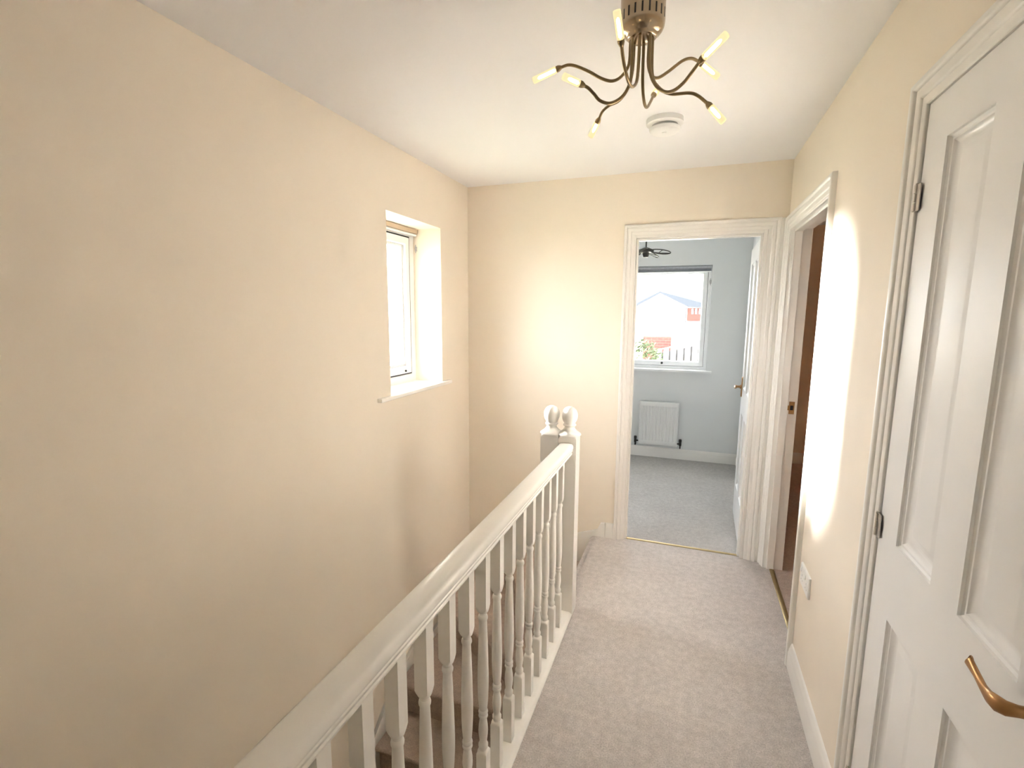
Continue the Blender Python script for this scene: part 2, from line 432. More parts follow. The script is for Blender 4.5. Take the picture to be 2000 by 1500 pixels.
# ------------------------------------------------------------------ skirtings
SK = [(0, 0), (.016, 0), (.016, .070), (.013, .078), (.014, .084), (.010, .092), (.007, .104), (.004, .112), (0, .114)]
def skirting(name, a, b, P, label, mt=GLOSS, k=1.0):
    mb = MB(); mb.rings([[P(a, h, z*k) for h, z in SK], [P(b, h, z*k) for h, z in SK]])
    return struct(mb.build(name, mt, smooth=50), label, 'baseboard')
skirting('baseboard_right', 1.546, 2.261, lambda s, h, z: (XR-h, s, z), 'white skirting board along the right wall below the socket')
skirting('baseboard_right_near', YN+.001, .721, lambda s, h, z: (XR-h, s, z), 'white skirting board near the viewer on the right wall')
skirting('baseboard_far', -.474, -.4195, lambda s, h, z: (s, YF-h, z), 'short white skirting left of the bedroom doorway', k=.92)
skirting('baseboard_bedroom', -2.59, BXR-.001, lambda s, h, z: (s, YB-h, z), 'white skirting below the bedroom radiator', k=.95)
skirting('baseboard_bedroom_right', YF+WT+.05, YB-.017, lambda s, h, z: (BXR-h, s, z), 'white skirting behind the open bedroom door', k=.95)
skirting('baseboard_side_room', .606, 3.09, lambda s, h, z: (s, 5.65-h, z), 'skirting on the far wall of the shaded side room')

# ------------------------------------------------------------------ threshold strips
def strip(name, x0, x1, y0, y1, along, label):
    mb = MB()
    pr = [(-.5, .000), (-.5, .002), (-.3, .0045), (0, .0055), (.3, .0045), (.5, .002), (.5, .000)]
    if along == 'x':
        w = y1-y0; c = (y0+y1)/2; rs = [[(x, c+w*a, z) for a, z in pr] for x in (x0, x1)]
    else:
        w = x1-x0; c = (x0+x1)/2; rs = [[(c+w*a, y, z) for a, z in pr] for y in (y0, y1)]
    mb.rings(rs)
    return tag(mb.build(name, BRASS, smooth=60), label, 'threshold strip')
strip('threshold_strip', -.344, .371, YF+.020, YF+.045, 'x', 'thin brass strip on the carpet under the bedroom doorway')
strip('threshold_strip', XR+.035, XR+.060, 2.336, 3.169, 'y', 'thin brass strip on the carpet under the side room doorway')

# ------------------------------------------------------------------ balustrade
bal = empty('balustrade', (-.537, 1.0, 0))
tag(bal, 'white painted landing balustrade with turned spindles beside the stairwell', 'balustrade')
HC = -.537
HR = [(-.024, .842), (.024, .842), (.0255, .847), (.030, .850), (.0305, .855), (.0275, .858), (.0285, .863), (.0325, .866), (.0335, .871), (.031, .874), (.0345, .878), (.0355, .885), (.0345, .893), (.031, .899), (.025, .902), (.012, .9035)]
HR = HR+[(-x, z) for x, z in HR[2:][::-1]]
m = MB(); m.rings([[(HC+x, y, z) for x, z in HR] for y in (YN+.0, 2.286)])
under(bal, m, 'handrail', GLOSS, smooth=45)
BRP = [(-.045, -.015), (.048, -.015), (.048, .008), (.045, .013), (.038, .018), (.034, .020), (-.034, .020), (-.042, .014), (-.045, .008)]
m = MB(); m.rings([[(HC+x, y, z) for x, z in BRP] for y in (YN+.0, 2.286)])
under(bal, m, 'base_rail', GLOSS, smooth=30)
BALP = [(.03, .0195), (.03, .176), (.0235, .184), (.0185, .189), (.0155, .191), (.0125, .193), (.0115, .196), (.0135, .199), (.0150, .204), (.0150, .211), (.0125, .216), (.0112, .222), (.0125, .232), (.0145, .248), (.0150, .258), (.0140, .276), (.0115, .294), (.0105, .302),
        (.0130, .304), (.0148, .308), (.0140, .313), (.0125, .3155), (.0140, .318), (.0150, .322), (.0140, .327), (.0115, .330), (.0130, .338), (.0152, .365), (.0168, .405), (.0170, .44), (.0163, .48), (.0150, .53), (.0135, .58), (.0124, .612), (.0120, .624),
        (.0125, .627), (.0145, .632), (.0148, .637), (.0135, .642), (.0110, .645), (.0108, .650), (.0130, .653), (.0160, .656), (.0200, .663), (.0235, .672), (.03, .680), (.03, .843)]
first = None
y = 2.158
while y > YN+.05:
    if first is None:
        m = MB(); m.lathe(BALP, (0, 0, 0), 24, a=.0165)
        first = m.build('baluster', GLOSS, bal, smooth=35); o = first
    else:
        o = first.copy(); COL.objects.link(o); o.parent = bal
    o.location = (-.533-bal.location.x, y-bal.location.y, 0)
    y -= .1145
# two newel posts side by side, each with a turned cap and ball
def newel(cx, cy, zbot):
    nw = empty('newel_post', (cx-bal.location.x, cy-bal.location.y, 0)); nw.parent = bal
    m = MB()
    NP = [(.08, zbot), (.08, .905), (.066, .922), (.060, .931), (.053, .938), (.050, .940)]
    m.lathe(NP, (0, 0, 0), 48, a=.0445)
    m.build('post', GLOSS, nw, smooth=35)
    m = MB()
    FP = [(.058, .9385), (.056, .944), (.047, .950), (.037, .957), (.029, .966), (.0245, .974), (.025, .979), (.030, .983), (.0325, .987), (.030, .991), (.0265, .994), (.028, .999), (.0335, 1.008), (.0375, 1.020), (.0390, 1.033), (.0375, 1.047), (.0325, 1.060), (.0235, 1.070), (.012, 1.0755), (.002, 1.077)]
    m.lathe(FP, (0, 0, 0), 32)
    m.build('finial', GLOSS, nw, smooth=60)
newel(-.533, 2.331, .0)
newel(-.624, 2.331, -.9)

# ------------------------------------------------------------------ staircase
st = empty('staircase', (-1.04, 2.0, -2.6))
tag(st, 'carpeted staircase turning down from the landing beside the left wall', 'staircase')
RH = .2
def step(poly_riser, front, nrm, ztop, zbot):
    """poly: plan of the step; front: indices of the front edge; the tread overhangs it by 4 cm"""
    m = MB(); m.prism(poly_riser, zbot, ztop-.03, 'z')
    p = [Vector((x, y)) for x, y in poly_riser]; N = Vector(nrm).normalized()
    for i in front: p[i] = p[i]+N*.038
    n = len(p); rings = []
    for k, (o_, z) in enumerate([(-.004, ztop-.032), (.0, ztop-.026), (.003, ztop-.016), (.0, ztop-.005), (-.006, ztop)]):
        rings.append([((q+N*o_) if i in front else q).to_tuple()+(z,) for i, q in enumerate(p)])
    m.rings(rings)
    return under(st, m, 'step', CARPET2, smooth=50)
nx = -.674
A = (nx, 2.378); B = (-1.177, YF-.023); Cc = (-1.504+.022, YF-.023); Dd = (-1.482, 2.765); E_ = (nx, 2.2916)
n1 = (-math.sin(PI/3), -math.cos(PI/3)); 
step([(-.572, 2.396), (-.572, YF-.022), B, (nx-.008, 2.396)], (2, 3), (-.866, -.5), -RH, -.75)
step([A, B, Cc, Dd, E_], (3, 4), (-.5, -.866), -2*RH, -.75)
step([E_, Dd, (-1.482, 2.243), (nx, 2.243)], (2, 3), (0, -1), -3*RH, -1.0)
for k in range(9):
    y1 = 2.243-.235*k; y0 = y1-.235; z = -(4+k)*RH
    step([(-1.482, y0), (-.578, y0), (-.578, y1+.002), (-1.482, y1+.002)], (0, 1), (0, -1), z, z-.32)
# painted wall strings
def string(pts, plane):
    m = MB()
    top = pts
    low = [(s, z-.045) for s, z in pts]
    n = len(pts)
    for (d0, d1, off) in ((0, .020, 0),):
        for i in range(n-1):
            q = [top[i], top[i+1]]; lo = .001 if plane == 'y' and q[0][0] > -.56 else -9
            quad = [(q[0][0], q[0][1]), (q[1][0], q[1][1]), (q[1][0], max(q[1][1]-.42, lo)), (q[0][0], max(q[0][1]-.42, lo))]
            cap = [(q[0][0], q[0][1]), (q[1][0], q[1][1]), (q[1][0], q[1][1]-.022), (q[0][0], q[0][1]-.022)]
            if plane == 'x': m.prism(quad, XL+.0006, XL+.016, 'x'); m.prism(cap, XL+.0006, XL+.021, 'x')
            else: m.prism(quad, YF-.016, YF-.0006, 'y'); m.prism(cap, YF-.021, YF-.0006, 'y')
    return under(st, m, 'wall_string', GLOSS)
string([(.0, -2.42), (2.10, -.640), (2.17, -.585), (2.30, -.53), (2.40, -.49)], 'x')
string([(2.40, -.565), (2.74, -.545), (2.765, -.36), (3.23, -.33)], 'x')
string([(-1.49, -.33), (-1.19, -.32), (-1.04, -.29), (-.66, .004), (-.5595, .038), (-.53, .050), (-.506, .100), (-.476, .106)], 'y')

# ------------------------------------------------------------------ windows
def frame_rect(mb, P, s0, s1, z0, z1, w, d0, d1):
    """rectangular frame of width w between depths d0..d1; mitred"""
    o = [(s0, z0), (s1, z0), (s1, z1), (s0, z1)]; i = [(s0+w, z0+w), (s1-w, z0+w), (s1-w, z1-w), (s0+w, z1-w)]
    b = min(.006, w*.2)
    i2 = [(s0+w-b, z0+w-b), (s1-w+b, z0+w-b), (s1-w+b, z1-w+b), (s0+w-b, z1-w+b)]
    for k in range(4):
        j = (k+1) % 4
        a = [P(*o[k], d0), P(*o[j], d0), P(*i2[j], d0), P(*i2[k], d0)]
        e = [P(*o[k], d1), P(*o[j], d1), P(*i[j], d1), P(*i[k], d1)]
        c = [P(*i[k], d0+(b if d1 > d0 else -b)), P(*i[j], d0+(b if d1 > d0 else -b))]
        mb.add(a, [(0,1,2,3)]); mb.add(e, [(0,1,2,3)])
        mb.add([a[3], a[2], c[1], c[0]], [(0,1,2,3)]); mb.add([c[0], c[1], e[2], e[3]], [(0,1,2,3)])
        mb.add([a[0], a[1], e[1], e[0]], [(0,1,2,3)])

# window_1, left wall (depth grows outward, towards -x)
w1 = empty('window_1', (XL, (RV[0]+RV[1])/2, RV[2])); struct(w1, 'small white framed window in the left wall', 'window')
PX = lambda s, z, d: (XL-d, s, z)
y0, y1, z0, z1 = RV[0]+.001, RV[1]-.001, RV[2]+.021, RV[3]-.001
m = MB(); frame_rect(m, PX, y0, y1, z0, z1, .050, .196, .262); under(w1, m, 'outer_frame', UPVC)
m = MB(); frame_rect(m, PX, y0+.050, y1-.050, z0+.050, z1-.050, .0085, .1962, .25); under(w1, m, 'gasket', DARK)
m = MB(); frame_rect(m, PX, y0+.058, y1-.058, z0+.058, z1-.058, .046, .194, .25)
o = under(w1, m, 'opening_sash', UPVC)
m = MB(); frame_rect(m, PX, y0+.104, y1-.104, z0+.104, z1-.104, .0035, .204, .24); under(w1, m, 'glazing_gasket', GREYP)
m = MB(); frame_rect(m, PX, y0+.107, y1-.107, z0+.107, z1-.107, .013, .212, .24); under(w1, m, 'glazing_bead', UPVC)
m = MB(); m.box(XL-.234, XL-.230, y0+.108, y1-.108, z0+.108, z1-.108); under(w1, m, 'pane', GLASS)
m = MB(); m.lathe([(.006, 0), (.0075, .006), (.004, .010)], (XL-.190, 2.705, z0+.075), 12, axis=(1, 0, 0)); o = under(w1, m, 'lock_button', BLACKP); o['label'] = 'black lock button on the sash'
m = MB()
m.box(XL-.196, XL+.0003, RV[0]+.001, RV[1]-.001, RV[2]+.0005, RV[2]+.021)
m.prism([(XL+a, RV[2]+b) for a, b in [(.0005, .0), (.024, .0), (.028, .004), (.028, .017), (.024, .021), (.0005, .021)]], 2.128, 2.929, 'y')
under(w1, m, 'window_sill', GLOSS)

bl = empty('window_blind', (XL-.17, 2.55, 2.0)); tag(bl, 'tan blind headrail rolled up at the top of the small left window', 'blind')
m = MB(); m.box(XL-.188, XL-.160, y0+.004, y1-.004, z1-.030, z1-.002); under(bl, m, 'headrail', TANV, bevel=.003)
m = MB(); m.box(XL-.184, XL-.166, y0+.008, y1-.008, z1-.042, z1-.032); under(bl, m, 'bottom_rail', UPVC, bevel=.002)
m = MB(); m.box(XL-.178, XL-.168, RV[1]-.014, RV[1]-.001, 1.915, 1.945); m.tube([(XL-.173, RV[1]-.010, 1.905), (XL-.173, RV[1]-.020, 1.93), (XL-.173, RV[1]-.010, 1.955)], .003, 8)
o = under(bl, m, 'cord_cleat', GREYP); o['label'] = 'grey cord cleat on the reveal'

# window_2, bedroom (depth grows outward, towards +y)
w2 = empty('window_2', ((BW[0]+BW[1])/2, YB, BW[2])); struct(w2, 'white framed bedroom window looking over gardens', 'window')
PY = lambda s, z, d: (s, YB+d, z)
x0, x1, z0, z1 = BW[0]+.001, BW[1]-.001, BW[2]+.001, BW[3]-.001
m = MB(); frame_rect(m, PY, x0, x1, z0, z1, .032, .060, .13); under(w2, m, 'outer_frame', UPVC)
m = MB(); frame_rect(m, PY, x0+.032, x1-.032, z0+.032, z1-.032, .005, .066, .12); under(w2, m, 'gasket', DARK)
m = MB(); frame_rect(m, PY, x0+.035, x1-.035, z0+.035, z1-.035, .045, .054, .12); under(w2, m, 'opening_sash', UPVC)
m = MB(); m.box(x0+.078, x1-.078, YB+.085, YB+.089, z0+.078, z1-.078); under(w2, m, 'pane', GLASS)
m = MB(); m.lathe([(.010, 0), (.012, .008), (.006, .014)], (-.262, YB+.054, z0+.058), 14, axis=(0, -1, 0)); o = under(w2, m, 'lock_button', BLACKP); o['label'] = 'black lock button on the sash'
m = MB(); m.box(BW[0]-.05, BW[1]+.05, YB-.035, YB-.0005, BW[2]-.024, BW[2]-.002); m.box(BW[0]+.001, BW[1]-.001, YB-.0005, YB+.060, BW[2]-.0, BW[2]+.0015)
under(w2, m, 'window_sill', UPVC, bevel=.003)
bl = empty('window_blind', (-.46, YB+.03, 1.98)); tag(bl, 'grey slatted blind drawn up at the top of the bedroom window', 'blind')
m = MB(); m.box(x0+.004, x1-.004, YB+.010, YB+.050, z1-.030, z1-.002); under(bl, m, 'headrail', SLATG, bevel=.002)
m = MB()
for k in range(5): m.box(x0+.008, x1-.008, YB+.006, YB+.048, z1-.034-.0042*k, z1-.0318-.0042*k)
under(bl, m, 'slat_stack', SLATG)
m = MB(); m.box(x0+.006, x1-.006, YB+.008, YB+.048, z1-.064, z1-.056); under(bl, m, 'bottom_rail', UPVC, bevel=.002)
m = MB(); m.box(BW[1]-.014, BW[1]-.001, YB+.016, YB+.026, 1.83, 1.87); m.tube([(BW[1]-.008, YB+.015, 1.815), (BW[1]-.02, YB+.013, 1.85), (BW[1]-.008, YB+.015, 1.885)], .003, 8)
o = under(bl, m, 'cord_cleat', GREYP); o['label'] = 'grey cord cleat on the reveal'

# ------------------------------------------------------------------ radiator in the bedroom
rd = empty('radiator', (-.262, YB-.06, .13)); tag(rd, 'small white panel radiator under the bedroom window', 'radiator')
m = MB()
rx0, rx1, rz0, rz1 = -.460, -.062, .150, .612
yf = YB-.085
pr = []
nrib = 11; wv = (rx1-rx0-.03)/nrib
pr.append((rx0, yf+.012)); pr.append((rx0+.004, yf+.004)); pr.append((rx0+.013, yf))
for k in range(nrib):
    a = rx0+.015+wv*k
    pr += [(a+wv*.12, yf+.000), (a+wv*.30, yf+.011), (a+wv*.70, yf+.011), (a+wv*.88, yf+.000)]
pr += [(rx1-.013, yf), (rx1-.004, yf+.004), (rx1, yf+.012)]
back = [(rx1, yf+.028), (rx0, yf+.028)]
full = pr+back
flat = [(x, yf) if 2 < i < len(pr)-3 else (x, y) for i, (x, y) in enumerate(pr)]+back
m.rings([[(x, y+.004, rz0) for x, y in flat], [(x, y, rz0+.012) for x, y in flat], [(x, y, rz0+.045) for x, y in flat], [(x, y, rz0+.065) for x, y in full], [(x, y, rz1-.065) for x, y in full], [(x, y, rz1-.045) for x, y in flat], [(x, y, rz1-.010) for x, y in flat], [(x, y+.005, rz1) for x, y in flat]])
under(rd, m, 'panel', RADW, smooth=40)
for bx in (rx0+.06, rx1-.06):
    m = MB(); m.box(bx-.015, bx+.015, yf+.0285, YB-.0005, rz0+.05, rz1-.05); under(rd, m, 'bracket', RADW)
for sx, xx in ((-1, rx0), (1, rx1)):
    m = MB(); m.tube([(xx-.002*sx, yf+.016, rz0+.030), (xx+.028*sx, yf+.016, rz0+.030)], .008, 10)
    m.lathe([(.011, -.020), (.013, -.016), (.013, .012), (.011, .016)], (xx+.030*sx, yf+.016, rz0+.030), 14)
    m.lathe([(.009, .016), (.014, .018), (.015, .044), (.011, .050)], (xx+.030*sx, yf+.016, rz0+.030), 14)
    m.tube([(xx+.030*sx, yf+.016, rz0+.012), (xx+.030*sx, yf+.016, rz0-.012), (xx+.030*sx, yf+.022, rz0-.018), (xx+.030*sx, YB-.0005, rz0-.018)], .007, 10)
    o = under(rd, m, 'valve', [DKMET], smooth=40); o['label'] = 'dark metal radiator valve'

# ------------------------------------------------------------------ bedroom pendant
pl = empty('pendant_light', (-.385, 4.4, H)); tag(pl, 'dark metal pendant light with looped wire cage in the bedroom', 'light')
m = MB(); m.lathe([(.05, 0), (.05, -.012), (.03, -.022), (.008, -.026)], (-.385, 4.4, H-.0005), 24); under(pl, m, 'ceiling_rose', DKMET, smooth=40)
m = MB(); m.tube([(-.385, 4.4, H-.02), (-.385, 4.4, 2.07)], .006, 10); under(pl, m, 'rod', DKMET)
m = MB(); m.lathe([(.008, .05), (.02, .045), (.060, .028), (.066, .018), (.062, .008), (.03, .0), (.022, -.03), (.018, -.034)], (-.385, 4.4, 2.035), 24); under(pl, m, 'hub', DKMET, smooth=40)
for k in range(4):
    a = math.radians(-18+90*k); e = Vector((math.cos(a), math.sin(a), 0)); s = Vector((-math.sin(a), math.cos(a), 0)); c = Vector((-.385, 4.4, 2.04))
    m = MB()
    lp = []
    for i in range(25):
        t = 2*PI*i/24; lp.append(c+e*(.125+.085*math.cos(t))+s*(.055*math.sin(t))+Vector((0, 0, .02*math.sin(t)-.018*math.cos(t))))
    m.tube(lp, .0042, 8)
    m.tube([c+e*.05, c+e*.125+Vector((0, 0, -.012)), c+e*.21+Vector((0, 0, -.018))], .0035, 8)
    m.tube([lp[6], lp[18]], .003, 8)
    under(pl, m, 'wire_loop', DKMET, smooth=60)

# ------------------------------------------------------------------ ceiling light on the landing
cl_ = empty('ceiling_light', (-.164, 1.473, H)); tag(cl_, 'eight arm bronze ceiling light with lit glass tubes on the landing ceiling', 'light')
Cx, Cy = -.164, 1.473
m = MB()
CUP = [(.001, H-.0005), (.0575, H-.0005), (.0585, H-.006), (.0585, H-.090), (.0570, H-.100), (.0535, H-.108), (.0485, H-.114), (.042, H-.118), (.040, H-.1195), (.0385, H-.124), (.034, H-.127), (.001, H-.127)]
m.lathe(CUP, (Cx, Cy, 0), 48)
for k in range(20):
    a = 2*PI*k/20+.08; e = Vector((math.cos(a), math.sin(a), 0)); s = Vector((-math.sin(a), math.cos(a), 0)); c = Vector((Cx, Cy, 0))+e*.0587
    w, z0, z1 = .0022, H-.100+.012, H-.064
    m.add([c-s*w+Vector((0,0,z0)), c+s*w+Vector((0,0,z0)), c+s*w+Vector((0,0,z1)), c-s*w+Vector((0,0,z1))], [(0,1,2,3)], 1)
under(cl_, m, 'canopy', [NICKEL, BLACKP], smooth=40)
def catmull(pts, n=6):
    P_ = [Vector(p) for p in pts]; P_ = [P_[0]*2-P_[1]]+P_+[P_[-1]*2-P_[-2]]; out = []
    for i in range(1, len(P_)-2):
        for k in range(n):
            t = k/n; a, b, c, d = P_[i-1:i+3]
            out.append(.5*((2*b)+(c-a)*t+(2*a-5*b+4*c-d)*t*t+(3*b-a-3*c+d)*t**3))
    return out+[P_[-2]]
ARMS = [
 (178, [(.030, 2.262), (.032, 2.206), (.050, 2.178), (.075, 2.169), (.106, 2.180), (.143, 2.204), (.180, 2.224), (.203, 2.231), (.226, 2.228)], (.308, 2.206)),
 (-140, [(.030, 2.262), (.029, 2.164), (.040, 2.130), (.060, 2.105), (.091, 2.088), (.122, 2.090), (.141, 2.104), (.157, 2.115), (.172, 2.120)], (.231, 2.133)),
 (138, [(.030, 2.262), (.034, 2.190), (.054, 2.153), (.088, 2.137), (.129, 2.139), (.160, 2.133), (.176, 2.117)], (.217, 2.078)),
 (42, [(.024, 2.262), (.024, 2.205), (.036, 2.178), (.058, 2.175), (.092, 2.197), (.137, 2.232), (.169, 2.245), (.197, 2.242)], (.269, 2.214)),
 (-42, [(.032, 2.262), (.035, 2.175), (.057, 2.128), (.091, 2.098), (.123, 2.088), (.156, 2.094), (.179, 2.107), (.204, 2.123)], (.276, 2.150)),
 (0, [(.028, 2.262), (.031, 2.170), (.050, 2.134), (.081, 2.114), (.127, 2.110), (.149, 2.101), (.175, 2.078)], (.217, 2.028)),
 (-98, [(.022, 2.262), (.030, 2.157), (.066, 2.119), (.107, 2.110), (.147, 2.123), (.172, 2.143), (.188, 2.164)], (.236, 2.216)),
 (84, [(.024, 2.262), (.030, 2.170), (.059, 2.127), (.099, 2.125), (.149, 2.157), (.189, 2.190)], (.246, 2.226)),
]
for az, pts, tip in ARMS:
    a = math.radians(az); e = Vector((math.cos(a), math.sin(a), 0)); ax = Vector((Cx, Cy, 0))
    W = lambda r, z: ax+e*r+Vector((0, 0, z))
    path = catmull([W(r, z) for r, z in pts], 7)
    m = MB(); m.tube(path, .0042, 10)
    arm = under(cl_, m, 'arm', BRASSD, smooth=60)
    s0 = path[-1]; d = (W(*tip)-s0).normalized()
    m = MB(); m.lathe([(.004, -.004), (.0062, .000), (.0085, .006), (.0085, .012), (.0065, .014)], tuple(s0), 16, axis=d)
    o = m.build('lamp_holder', BRASSD, arm, smooth=40, xf=Matrix.Translation(-cl_.location))
    L_ = (W(*tip)-s0).length
    m = MB(); m.lathe([(.0065, .011), (.0086, .013), (.0092, .018), (.0092, L_-.004), (.0086, L_), (.007, L_+.0005)], tuple(s0), 20, axis=d)
    o = m.build('glass_tube', TUBE, arm, smooth=40, xf=Matrix.Translation(-cl_.location))
    o['label'] = 'lit frosted glass tube'
    m = MB(); m.lathe([(.002, .015), (.0045, .018), (.0045, L_-.022), (.003, L_-.016), (.001, L_-.014)], tuple(s0), 12, axis=d)
    o = m.build('bulb', BULB, arm, smooth=60, xf=Matrix.Translation(-cl_.location))

# ------------------------------------------------------------------ smoke alarm, switch, socket
sa = empty('smoke_alarm', (-.155, 2.43, H)); tag(sa, 'round white smoke alarm on the ceiling past the light', 'smoke alarm')
m = MB(); m.lathe([(.001, -.0005), (.080, -.0005), (.081, -.006), (.080, -.020), (.074, -.024), (.001, -.024)], (-.155, 2.43, H), 40); under(sa, m, 'base_plate', WHITEP, smooth=35)
m = MB(); m.lathe([(.001, -.0245), (.052, -.0245), (.052, -.036), (.066, -.0365), (.067, -.041), (.064, -.050), (.055, -.056), (.03, -.059), (.001, -.060)], (-.155, 2.43, H), 40)
under(sa, m, 'sensor_head', WHITEP, smooth=35)
m = MB(); m.lathe([(.0525, -.0245), (.056, -.0245), (.056, -.036), (.0525, -.036)], (-.155, 2.43, H), 40); under(sa, m, 'shadow_gap_ring', GREYP, smooth=35)  # grey ring painted in as the shadow gap between base and head
m = MB(); m.lathe([(.001, -.0585), (.010, -.0585), (.010, -.0610), (.008, -.0618), (.001, -.0618)], (-.155, 2.415, H), 20); under(sa, m, 'test_button', WHITEP, smooth=35)

sw = empty('light_switch', (XR, 2.170, 1.158)); tag(sw, 'white light switch on the right wall beside the side doorway', 'switch')
def plate(root, yc, zc, w, h, t=.009):
    m = MB(); a, b = w/2, h/2
    r0 = [(XR-.0003, yc-a, zc-b), (XR-.0003, yc+a, zc-b), (XR-.0003, yc+a, zc+b), (XR-.0003, yc-a, zc+b)]
    r1 = [(XR-t*.7, p[1], p[2]) for p in r0]
    k = .0035
    r2 = [(XR-t, yc-a+k, zc-b+k), (XR-t, yc+a-k, zc-b+k), (XR-t, yc+a-k, zc+b-k), (XR-t, yc-a+k, zc+b-k)]
    m.rings([r0, r1, r2]); return under(root, m, 'face_plate', WHITEP)
plate(sw, 2.182, 1.158, .086, .086)
m = MB(); m.prism([(XR-.009, 1.146), (XR-.0155, 1.146), (XR-.0105, 1.170), (XR-.009, 1.170)], 2.174, 2.190, 'y'); under(sw, m, 'rocker', WHITEP)

so = empty('wall_socket', (XR, 2.135, .474)); tag(so, 'white double wall socket low on the right wall', 'socket')
plate(so, 2.138, .474, .146, .086)
for yc in (2.102, 2.174):
    m = MB(); m.prism([(XR-.009, .486), (XR-.0145, .486), (XR-.0105, .506), (XR-.009, .506)], yc+.012, yc+.022, 'y'); under(so, m, 'rocker', WHITEP)
    m = MB()
    for dy, dz, w, h in ((0, .002, .004, .008), (-.011, -.018, .0065, .004), (.011, -.018, .0065, .004)):
        m.box(XR-.0094, XR-.0088, yc+dy-w/2, yc+dy+w/2, .474+dz-h/2, .474+dz+h/2)
    o = under(so, m, 'pin_holes', GREYP); o['label'] = 'dark pin slots'

# ------------------------------------------------------------------ outside
LAWN = mat('pale_lawn', (.42, .44, .33), .95, .12, 2)
RENDER = mat('cream_render', (.84, .78, .66), .9, .03, 3)
ROOF = mat('slate_roof', (.018, .023, .03), .8, .1, 8)
REDBR = brick_mat('red_brick', (.07, .022, .018), (.09, .03, .022), (.10, .07, .06), 5)
WHITEB = mat('white_boards', (.78, .74, .72), .8, .03, 5)
HEDGE = mat('bush_green', (.035, .05, .018), .9, .3, 12)
HILL = mat('distant_trees', (.007, .008, .0085), .95, .2, .3)
PALE = mat('pale_siding', (.045, .052, .058), .8, .03, 3)

m = MB(); m.box(-60, 60, -30, 11.8, -2.95, -2.8)
struct(m.build('ground_lower', LAWN), 'low garden ground outside the house', 'ground')
m = MB(); m.box(-60, 60, 12.0, 120, .5, .88)
struct(m.build('ground_upper', mat('pale_paving', (.74, .72, .68), .9, .05, .6)), 'pale raised ground beyond the garden fence', 'ground')
m = MB(); m.box(-60, 60, 11.8, 12.0, -2.9, .9)
struct(m.build('wall_retaining', RENDER), 'retaining wall holding the raised ground outside', 'wall')
# hill
m = MB(); rows = []
for j in range(5):
    row = []
    for i in range(41):
        x = -80+4*i; h = (0, 2.2, 4.6, 5.6, 5.8)[j]+(.5*math.sin(x*.23+j)+.35*math.sin(x*.71+1.3*j) if j else 0)
        row.append((x, 84+8*j, .9+h*.8))
    rows.append(row)
m.rings(rows, closed=False, cap=False)
struct(m.build('ground_hill', HILL, smooth=180), 'distant wooded hillside on the skyline', 'hill')
# gabled garage
gx0, gx1, gy, gz = -4.15, -.30, 40.0, .88
g = empty('gabled_house', ((gx0+gx1)/2, gy+3, gz)); tag(g, 'pale gabled house seen through the bedroom window', 'house')
ap = -2.28
m = MB(); m.prism([(gx0, gz), (gx1, gz), (gx1, 2.07), (ap, 3.06), (gx0, 2.02)], gy, gy+4.5, 'y'); under(g, m, 'wall', RENDER)
for pr in ([(gx0-.25, 1.92), (ap, 3.06), (ap, 3.24), (gx0-.25, 2.10)], [(ap, 3.06), (gx1, 2.08), (gx1+1.1, 1.99), (gx1+1.1, 2.33), (ap, 3.19)]):
    m = MB(); m.prism(pr, gy-.25, gy+4.7, 'y'); under(g, m, 'roof_slope', ROOF)
m = MB(); m.tube([(gx1-.06, gy-.07, gz), (gx1-.06, gy-.07, 1.98)], .05, 8); under(g, m, 'downpipe', BLACKP)
# brick house to its right
bx0, bx1 = -.12, 5.5
g = empty('brick_house', (2, 47, .88)); tag(g, 'red brick house with slate roof behind the gabled house', 'house')
m = MB(); m.box(bx0-.25, bx1, 46, 52, .88, 2.18); under(g, m, 'wall', REDBR)
m = MB(); m.prism([(45.5, 2.15), (52.5, 2.15), (49, 3.3)], bx0-.9, bx1+.3, 'x'); under(g, m, 'roof', ROOF)
m = MB(); m.box(bx0-.3, bx1, 45.9, 46, 2.02, 2.18); under(g, m, 'fascia', UPVC)
for k in range(3):
    x = .12+k*.30
    m = MB(); m.box(x-.07, x+.07, 45.94, 46.0, 1.50, 1.95); under(g, m, 'window_pane', UPVC)
# low brick wall and board fence in front of the raised ground
m = MB(); m.box(-.80, -.31, 9.35, 9.6, -2.8, 1.115)
o = m.build('brick_pier', REDBR); tag(o, 'short red brick wall behind the garden bush', 'garden wall')
f = empty('board_fence', (0, 9.0, -2.8)); tag(f, 'pale board fence with dark gaps stepping up to the right', 'fence')
m = MB(); m.prism([(-.56, -2.8), (.62, -2.8), (.62, 1.12), (-.56, .82)], 9.03, 9.06, 'y'); under(f, m, 'gap_shade_sheet', DARK)  # dark sheet added behind the boards to stand in for shade in the gaps
k = 0; x = -.56
x = -.53
while x < .6:
    top = .92+(x+.46)*.255
    m = MB(); m.prism([(x, -2.8), (x+.084, -2.8), (x+.084, top+.021), (x, top)], 9.0, 9.025, 'y'); under(f, m, 'board', WHITEB)
    x += .118
m = MB(); m.prism([(-.56, .88), (.62, 1.185), (.62, 1.20), (-.56, .895)], 8.99, 9.04, 'y'); under(f, m, 'capping', TANV)
